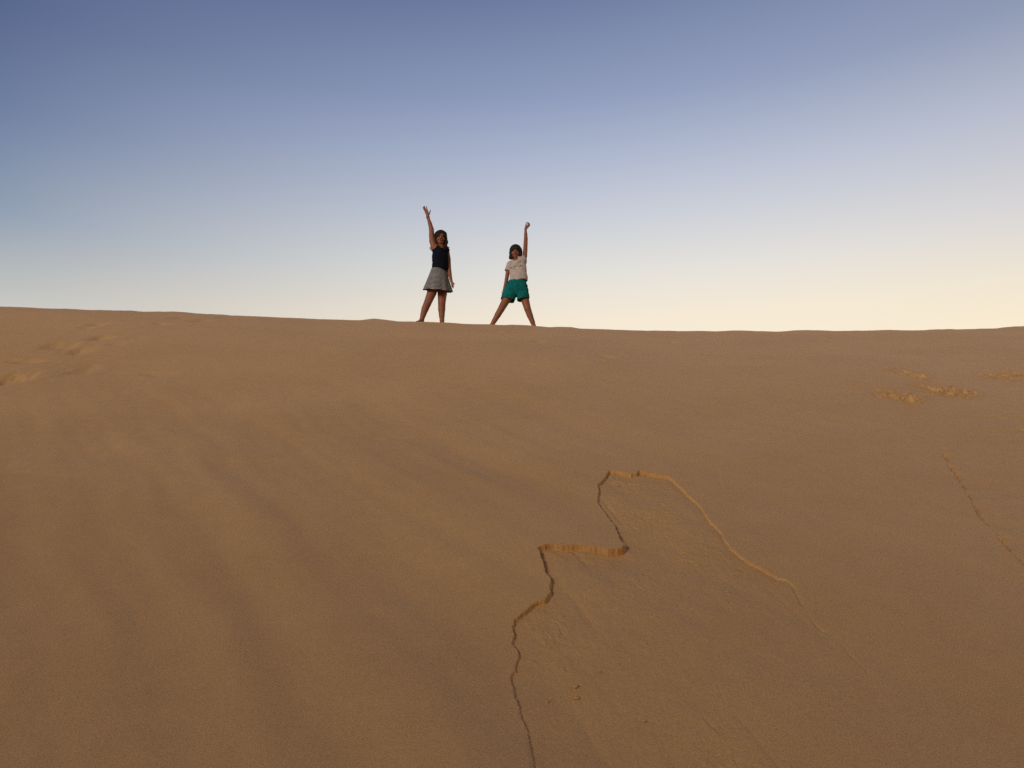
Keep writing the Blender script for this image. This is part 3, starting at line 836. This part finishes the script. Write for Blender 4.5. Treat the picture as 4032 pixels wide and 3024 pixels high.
# =================================================================== girl with teal shorts
def girl_shorts():
    Y0 = 12.32
    zs = .2893
    mpp = (Y0 * CT + (zb(Y0) + .7 - CAMZ) * ST) / F * zs
    J = lambda x, y, dy=0.0: P(1880 + x * zs, 840 + y * zs, Y0 + dy)
    R = lambda q: q * mpp
    root = person(None, "girl with dark bob in pale T-shirt and teal shorts, legs astride, fist raised")
    yaw = math.radians(-8); Nf = np.array([math.sin(yaw), -math.cos(yaw), 0])
    b = Field()
    torso = [(J(532, 1010), R(122)), (J(540, 930), R(104)), (J(548, 800), R(100)), (J(550, 710), R(104))]
    b.chain(torso, k=.03, N_=Nf, f=.66)
    b.cone(J(462, 690), J(615, 640), R(38), R(42), .05)
    hd = Head(J(518, 520, -.02), .212, math.radians(-3), math.radians(16), math.radians(2))
    b.cone(J(540, 660, .015), hd.w(0, .012, -.07), R(42), R(38), .03)
    hd.build(b)
    # raised arm
    b.chain([(J(628, 640), R(40)), (J(644, 580), R(33)), (J(651, 500), R(30)), (J(655, 410), R(28.5)), (J(658, 350), R(27)), (J(657, 290), R(23)), (J(655, 225, -.01), R(16.5)), (J(657, 208, -.01), R(16))], k=.006)
    W = J(657, 208, -.01)
    for x, y, d in [(706, 160, -.02), (704, 152, 0), (700, 147, .02), (703, 168, -.035)]: b.cone(W, J(x, y, d), R(14), R(11.5), .010)
    # curled fingers
    b.chain([(J(706, 162, -.02), R(10)), (J(700, 146, -.045), R(9)), (J(692, 168, -.05), R(8))], k=.003)
    b.chain([(J(703, 172, -.035), R(9.5)), (J(697, 165, -.06), R(8)), (J(690, 182, -.055), R(7))], k=.003)
    b.chain([(J(704, 152, 0), R(10)), (J(700, 134, -.02), R(8.6)), (J(693, 146, -.045), R(7.4))], k=.003)
    b.chain([(J(700, 147, .02), R(9.5)), (J(690, 131, .005), R(8)), (J(676, 124, -.01), R(6.6))], k=.003)
    b.chain([(J(655, 192, -.015), R(12)), (J(659, 166, -.02), R(9)), (J(666, 144, -.02), R(8)), (J(673, 128, -.015), R(6))], k=.004)
    # lowered arm, hand beside the hip
    b.chain([(J(440, 700), R(38)), (J(414, 790), R(29)), (J(398, 890, .02), R(26)), (J(378, 980, .04), R(21)), (J(352, 1070, .06), R(15)), (J(348, 1086, .06), R(14.5))], k=.006)
    W = J(348, 1086, .06)
    for x, y, d in [(344, 1118, .05), (341, 1119, .065), (341, 1119, .08), (343, 1117, .095)]: b.cone(W, J(x, y, d), R(11), R(8.5), .010)
    for (x, y, d), l in zip([(344, 1118, .05), (341, 1119, .065), (341, 1119, .08), (343, 1117, .095)], (40, 46, 44, 34)):
        b.chain([(J(x, y, d), R(7.4)), (J(x - 5, y + l * .5, d + .004), R(6.5)), (J(x - 6, y + l, d - .006), R(5.2))], k=.003)
    b.chain([(J(346, 1098, .05), R(9)), (J(352, 1118, .02), R(7)), (J(352, 1136, .01), R(5.6))], k=.004)
    legs = []
    for hip, th, kn_, mid, calf, an, dy in [((462, 1040), (396, 1170), (325, 1300), (278, 1380), (228, 1465), (192, 1528), -.02), ((600, 1040), (640, 1150), (682, 1300), (712, 1385), (748, 1475), (768, 1540), .02)]:
        b.chain([(J(*hip, dy * .5), R(74)), (J(*th, dy), R(58)), (J(*kn_, dy - .02), R(46)), (J(*mid, dy), R(42)), (J(*calf, dy + .01), R(33)), (J(*an, dy + .02), R(27))], k=.007)
        legs.append(J(*an, dy + .02))
    for a, tx, ty in [(legs[0], -.08, -.14), (legs[1], .05, -.15)]:
        gz = ground_z(a[0], a[1])
        print("girl B ankle above sand", a[2] - gz)
        heel = np.array([a[0] - tx * .15, a[1] + .03, gz + .026]); toe = np.array([a[0] + tx, a[1] + ty, ground_z(a[0] + tx, a[1] + ty) + .016]); ball = a * .35 + toe * .65; ball[2] = ground_z(ball[0], ball[1]) + .008; toe[2] -= .014; heel[2] -= .008
        b.cone(a, heel, R(26), .026, .015); b.cone(heel, ball, .026, .029, .02); b.cone(a, ball, .027, .023, .02); b.cone(ball, toe, .029, .016, .015)
    V, lo, h, ax = b.grid(HRES)

    def tone(v):
        c = np.tile(SKIN, (len(v), 1)); hd.tone(v, c); return c
    root.location = (legs[0] + legs[1]) / 2 * [1, 1, 0] + [0, 0, ground_z(*((legs[0] + legs[1]) / 2)[:2])]
    bpy.context.view_layer.update()
    def put(o): o.matrix_parent_inverse = Matrix.Translation(-root.location); return o
    put(field_obj("body", V, lo, h, root, M_SKIN, 2, tone))
    hd.eyes(root)
    for c in root.children:
        if c.name.startswith("eye"):
            c.matrix_parent_inverse = Matrix.Translation(-root.location); c.matrix_basis = EYE_M[c.name]
    # T-shirt
    t = Field()
    t.chain([(J(546, 985), R(136)), (J(550, 880), R(122)), (J(550, 790), R(112)), (J(550, 715), R(108)), (J(552, 690), R(100))], k=.03, N_=Nf, f=.72, off=.003)
    t.cone(J(470, 695), J(612, 640), R(38), R(42), .05, off=.009)
    t.chain([(J(446, 700), R(40)), (J(408, 800), R(36))], k=.02, off=.012)
    t.chain([(J(620, 650), R(44)), (J(640, 590), R(36))], k=.02, off=.007)
    a0, a1 = J(402, 957), J(695, 913)
    nrm = np.array([-(a1 - a0)[2], 0, (a1 - a0)[0]]); nrm /= np.linalg.norm(nrm)
    def halves(XX, YY, ZZ):
        hem = (XX - a0[0]) * nrm[0] + (ZZ - a0[2]) * nrm[2] + .006 * np.sin(XX * 30)
        s0, s1 = J(376, 776), J(434, 792)
        n2 = np.array([-(s1 - s0)[2], 0, (s1 - s0)[0]]); n2 /= np.linalg.norm(n2)
        slv = (XX - s0[0]) * n2[0] + (ZZ - s0[2]) * n2[2]
        slv = np.where(XX < J(436, 790)[0], slv, 1.0)
        r0_, r1_ = J(606, 570), J(668, 628)
        n3 = np.array([-(r1_ - r0_)[2], 0, (r1_ - r0_)[0]]); n3 /= np.linalg.norm(n3)
        rsl = -((XX - r0_[0]) * n3[0] + (ZZ - r0_[2]) * n3[2])
        return hem, slv, rsl
    V, lo, h, ax = t.grid(HRES)
    XX, YY, ZZ = coords(ax)
    fold = lambda X_, Y_, Z_: 0.0065 * fbm(X_ * 9 + Z_ * 6 + Y_ * 5, Z_ * 9 - X_ * 7 + Y_ * 3, 3)
    V = V + fold(XX, YY, ZZ)
    Vo = V.copy()
    hem, slv, rsl = halves(XX, YY, ZZ)
    nkc = J(515, 608, -.07); nk = np.sqrt((XX - nkc[0]) ** 2 + (YY - nkc[1]) ** 2 + (ZZ - nkc[2]) ** 2) - R(42)
    V = np.maximum.reduce([V, -hem, -slv, -rsl, -nk])
    V = np.maximum(V, -np.maximum.reduce([Vo + .008, hem - .10]))             # open, hollow hem
    V = np.maximum(V, -np.maximum.reduce([Vo + .006, slv - .035, XX - J(425, 760)[0]]))
    put(field_obj("t_shirt", V, lo, h, root, M_SHIRT, 1))
    # printed drawing on the chest, laid on the cloth
    S = [[(1340, 250), (1250, 270), (1150, 360), (1050, 500), (950, 620), (850, 740), (700, 800), (560, 830), (450, 860), (410, 1000)],
         [(1340, 260), (1340, 310), (1260, 400), (1180, 400)], [(900, 720), (800, 810), (720, 920), (660, 990)], [(780, 690), (850, 770), (980, 700), (1010, 730)],
         [(1080, 700), (1110, 735), (1150, 700), (1110, 690)], [(1270, 640), (1290, 700), (1250, 790), (1180, 800)], [(1290, 680), (1370, 640)], [(1340, 720), (1440, 700), (1440, 660)],
         [(850, 900), (850, 1060)], [(580, 1000), (600, 1050)], [(510, 1140), (480, 1190)], [(450, 880), (560, 860), (600, 920), (540, 960)], [(620, 830), (660, 790), (800, 780)]]
    paths = []
    for st in S:
        st = np.array(st, float); L_ = np.concatenate([[0], np.cumsum(np.linalg.norm(np.diff(st, axis=0), axis=1))])
        q = np.linspace(0, L_[-1], max(3, int(L_[-1] / 25)))
        pts = np.stack([np.interp(q, L_, st[:, 0]), np.interp(q, L_, st[:, 1])], 1)
        D_ = np.array([ray(1990 + a * .0452, 1015 + c * .0452) for a, c in pts]); D_ /= D_[:, 1:2]
        y = np.full(len(D_), Y0 - .35)
        for _ in range(90):
            p3 = np.array([0, 0, CAMZ]) + D_ * y[:, None]
            d = t.eval(p3) + fold(p3[:, 0], p3[:, 1], p3[:, 2])
            y = y + np.clip(d * .7, -.02, .03)
        paths.append(np.array([0, 0, CAMZ]) + D_ * y[:, None])
    put(new_obj("shirt_print", tube_mesh("shirt_print", paths, .0030), root, M_PRINT))
    # shorts
    s = Field()
    s.chain([(J(535, 905), R(120)), (J(530, 1000), R(140))], k=.02, N_=Nf, f=.70, off=.006)
    s.cone(J(462, 1020), J(402, 1215), R(84), R(100), .02, off=.004)
    s.cone(J(605, 1010), J(632, 1230), R(78), R(84), .02, off=.004)
    V, lo, h, ax = s.grid(HRES)
    XX, YY, ZZ = coords(ax)
    V = V + .0080 * fbm(XX * 7 + YY * 5, ZZ * 20 + XX * 4, 3)
    Vo = V.copy()
    mid = J(521, 1150)[0]
    def plane(p, q, tilt):
        p, q = J(*p), J(*q); nn = np.array([-(q - p)[2], 0, (q - p)[0]]); nn /= np.linalg.norm(nn)
        return (XX - p[0]) * nn[0] + (ZZ - p[2]) * nn[2] + tilt * (YY - Y0)
    ch = np.where(XX < mid, plane((325, 1163), (500, 1200), .0), plane((543, 1190), (694, 1158), .0))
    V = np.maximum(V, -ch)
    # gap between the trouser legs
    apex = J(521, 1146)
    gap = (ZZ - apex[2]) + np.abs(XX - apex[0]) * 2.3
    V = np.maximum(V, -gap)
    V = np.maximum(V, -np.maximum(Vo + .007, ch - .06))
    top = J(535, 925)[2]
    V = np.maximum(V, ZZ - top)
    put(field_obj("shorts", V, lo, h, root, M_TEAL, 1))
    # bob with a straight fringe
    hf = Field(); k = hd.k; w = hd.w
    hf.ell(w(0, .020, .026), np.array([.096, .102, .096]) * k, hd.R, .01)
    hf.ell(w(0, -.045, .042), np.array([.066, .050, .048]) * k, hd.R, .02)
    hf.ell(w(0, -.088, -.052), np.array([.058, .075, .080]) * k, hd.R, .006, sub=True)
    Lk = lambda pts, r, kk_=.03: hf.chain([(J(x, y, d), R(q)) for (x, y, d), q in zip(pts, r)], k=kk_)
    Lk([(468, 500, -.01), (457, 540, -.02), (454, 590, -.03), (456, 606, -.03), (436, 618, -.03)], (20, 20, 20, 17, 5))
    Lk([(474, 520, .05), (472, 570, .05), (476, 596, .05)], (30, 32, 22))
    Lk([(466, 590, -.02), (480, 606, -.03)], (17, 13))
    Lk([(582, 500, -.01), (585, 530, -.02), (580, 568, -.02), (573, 588, -.03)], (20, 22, 23, 14))
    Lk([(572, 515, .05), (572, 550, .06), (560, 586, .06)], (32, 34, 24))
    Lk([(520, 500, .11), (520, 570, .11)], (50, 44))
    V, lo, h, ax = hf.grid(HRES * .8)
    XX, YY, ZZ = coords(ax)
    V = V + .0018 * np.sin(XX * 520 + 2 * np.sin(ZZ * 30)) * np.sin(YY * 420)
    put(field_obj("hair", V, lo, h, root, M_HAIR_B, 1))
    ar = J(352, 1070, .06) - J(378, 980, .04)
    put(new_obj("bracelet", tube_mesh("bracelet", [torus_path(J(347, 1085, .06), ar, R(19))], R(4)), root, M_METAL))
    return root


EYE_M = {}
_oldeyes = Head.eyes
def _eyes(s, parent):
    import bmesh
    for q in (-1, 1):
        me = bpy.data.meshes.new("eye")
        bm = bmesh.new(); bmesh.ops.create_uvsphere(bm, u_segments=20, v_segments=14, radius=.0118 * s.k); bm.to_mesh(me); bm.free()
        for p in me.polygons: p.use_smooth = True
        o = new_obj("eye", me, parent, M_EYE)
        EYE_M[o.name] = Matrix.Translation(Vector(s.w(q * .031, -.0715, .004))) @ Matrix(s.R.tolist()).to_4x4()
Head.eyes = _eyes

girl_skirt()
girl_shorts()

# ------------------------------------------------------------------ crumbled lumps on the slid bed
def lump_mesh(seed, r):
    import bmesh
    me = bpy.data.meshes.new("sand_lump"); bm = bmesh.new()
    bmesh.ops.create_icosphere(bm, subdivisions=3, radius=1.0)
    q = np.random.default_rng(seed); off = q.random(3) * 40; sx = 0.8 + 0.5 * q.random(3)
    for v in bm.verts:
        c = np.array(v.co)
        d = 1 + .30 * float(pn(c[0] * 1.3 + off[0], c[1] * 1.3 + c[2])) + .22 * float(pn(c[1] * 2.6 + off[1], c[2] * 2.6 - c[0]))
        v.co = Vector(c * d * sx * r * np.array([1, .9, .5]))
    bm.to_mesh(me); bm.free()
    for p in me.polygons: p.use_smooth = True
    me.attributes.new("fresh", 'FLOAT', 'POINT').data.foreach_set("value", np.full(len(me.vertices), .0, np.float32))
    me.materials.append(M_SAND); return me


def lump(px, py, r, seed, label):
    x, y = ground_px(px, py)
    o = bpy.data.objects.new("sand_lump", lump_mesh(seed, r * .62)); COL.objects.link(o)
    s = math.radians(float(np.interp(y, yt, STAB)))
    j = int(np.searchsorted(yv, y)); i = int(np.searchsorted(av, x / wv[j]))
    o.location = (x, y, float(Z[j, i]) + r * .02); o.rotation_euler = (s, 0, seed * 1.3)
    o["label"] = label; o["category"] = "sand lump"; o["group"] = "crumbled sand lumps on the slide bed"


lump(2267, 2640, .0165, 3, "largest crumbled sand lump low on the slide bed, upper of two close together")
lump(2270, 2678, .0150, 5, "second rounded sand lump just below the largest one on the slide bed")
small = [(2362, 2594, .008), (2155, 2690, .008), (2535, 2777, .008), (2435, 1900, .009)]
for q, (x, y, r) in enumerate(small):
    lump(x, y, r, 20 + q, "tiny crumb of sand lying loose on the slide bed below the broken crust")

# ------------------------------------------------------------------ dusk sky
SUN_AZ = math.radians(215)      # soft lamp direction, added behind the left shoulder to brighten the sand
w = bpy.data.worlds.new("World"); SC.world = w; w.use_nodes = True
nt = w.node_tree; L = nt.links; bg = nt.nodes["Background"]
sky = N(nt, "ShaderNodeTexSky", sky_type='NISHITA'); sky.sun_disc = False
sky.sun_elevation = math.radians(13.8); sky.sun_rotation = SUN_AZ; sky.altitude = 0; sky.air_density = 1.0; sky.dust_density = 1.5
tc = N(nt, "ShaderNodeTexCoord"); sp = N(nt, "ShaderNodeSeparateXYZ"); L.new(tc.outputs["Generated"], sp.inputs[0])


def lin(c): return tuple(((x / 255) / 12.92 if x / 255 <= .04045 else ((x / 255 + .055) / 1.055) ** 2.4) for x in c)


LEFT = [(0.0, (210, 186, 160)), (.20, (218, 204, 186)), (.295, (211, 206, 197)), (.335, (185, 189, 189)), (.40, (140, 156, 178)), (.49, (100, 119, 156)), (.57, (75, 92, 132)), (.66, (64, 79, 120)), (.85, (44, 54, 88)), (1.0, (36, 46, 80))]
MID = [(0.0, (250, 222, 180)), (.25, (250, 234, 210)), (.345, (245, 232, 211)), (.40, (225, 223, 217)), (.46, (199, 204, 214)), (.52, (171, 181, 204)), (.575, (143, 156, 188)), (.66, (107, 122, 160)), (.85, (52, 62, 96)), (1.0, (40, 50, 84))]
RIGHT = [(0.0, (255, 224, 165)), (.20, (255, 238, 203)), (.295, (252, 237, 208)), (.34, (240, 230, 211)), (.40, (218, 215, 215)), (.49, (182, 188, 205)), (.57, (141, 151, 177)), (.66, (117, 129, 161)), (.85, (64, 72, 106)), (1.0, (44, 54, 88))]
gl, gm, gr = [ramp(nt, sp.outputs[2], [(p, lin(c)) for p, c in S_]) for S_ in (LEFT, MID, RIGHT)]
def M(op, a, b):
    q = N(nt, "ShaderNodeMath", operation=op)
    for k_, v_ in ((0, a), (1, b)):
        if isinstance(v_, (int, float)): q.inputs[k_].default_value = v_
        else: L.new(v_, q.inputs[k_])
    return q.outputs[0]
q_ = N(nt, "ShaderNodeMapRange"); q_.inputs[1].default_value = -.54; q_.inputs[2].default_value = .54; L.new(sp.outputs[0], q_.inputs[0])
a_ = q_.outputs[0]
t2 = M('SUBTRACT', M('MULTIPLY', a_, 2.0), 1.0)
wl = M('MULTIPLY', t2, M('SUBTRACT', a_, 1.0)); wr = M('MULTIPLY', t2, a_); wm = M('MULTIPLY', M('MULTIPLY', a_, 4.0), M('SUBTRACT', 1.0, a_))
def scaled(c_, w_):
    q = N(nt, "ShaderNodeVectorMath", operation='SCALE'); L.new(c_, q.inputs[0]); L.new(w_, q.inputs["Scale"]); return q.outputs[0]
def added(a, b):
    q = N(nt, "ShaderNodeVectorMath", operation='ADD'); L.new(a, q.inputs[0]); L.new(b, q.inputs[1]); return q.outputs[0]
grad = added(added(scaled(gl, wl), scaled(gm, wm)), scaled(gr, wr))
qb = N(nt, "ShaderNodeMapRange"); qb.inputs[1].default_value = 0.15; qb.inputs[2].default_value = -0.6; qb.interpolation_type = 'SMOOTHSTEP'; L.new(sp.outputs[1], qb.inputs[0])
grad = mixc(nt, 1.0, grad, mixc(nt, qb.outputs[0], (1, 1, 1), (.62, .47, .32)), 'MULTIPLY')      # sky behind the camera dimmed and warmed to tone the light on the sand
grad10 = mixc(nt, 1.0, grad, (10, 10, 10), 'MULTIPLY')
fin = mixc(nt, 0.03, grad10, sky.outputs[0])
L.new(fin, bg.inputs[0]); bg.inputs[1].default_value = 0.1

sd = bpy.data.lights.new("added_key", 'SUN'); sd.energy = 2.2; sd.angle = math.radians(18); sd.color = (1.0, .90, .80)  # added from behind to brighten and model the sand
so = bpy.data.objects.new("added_key", sd); COL.objects.link(so)
el = math.radians(13.8)
dv = Vector((math.sin(SUN_AZ) * math.cos(el), math.cos(SUN_AZ) * math.cos(el), math.sin(el)))
so.rotation_euler = dv.to_track_quat('Z', 'Y').to_euler()
so.location = (20, 10, 10)

SC.view_settings.view_transform = 'Standard'
SC.view_settings.look = 'None'
SC.view_settings.exposure = 0.0
SC.view_settings.gamma = 1.0
SC.render.engine = 'CYCLES'
SC.cycles.use_denoising = False
SC.cycles.max_bounces = 6
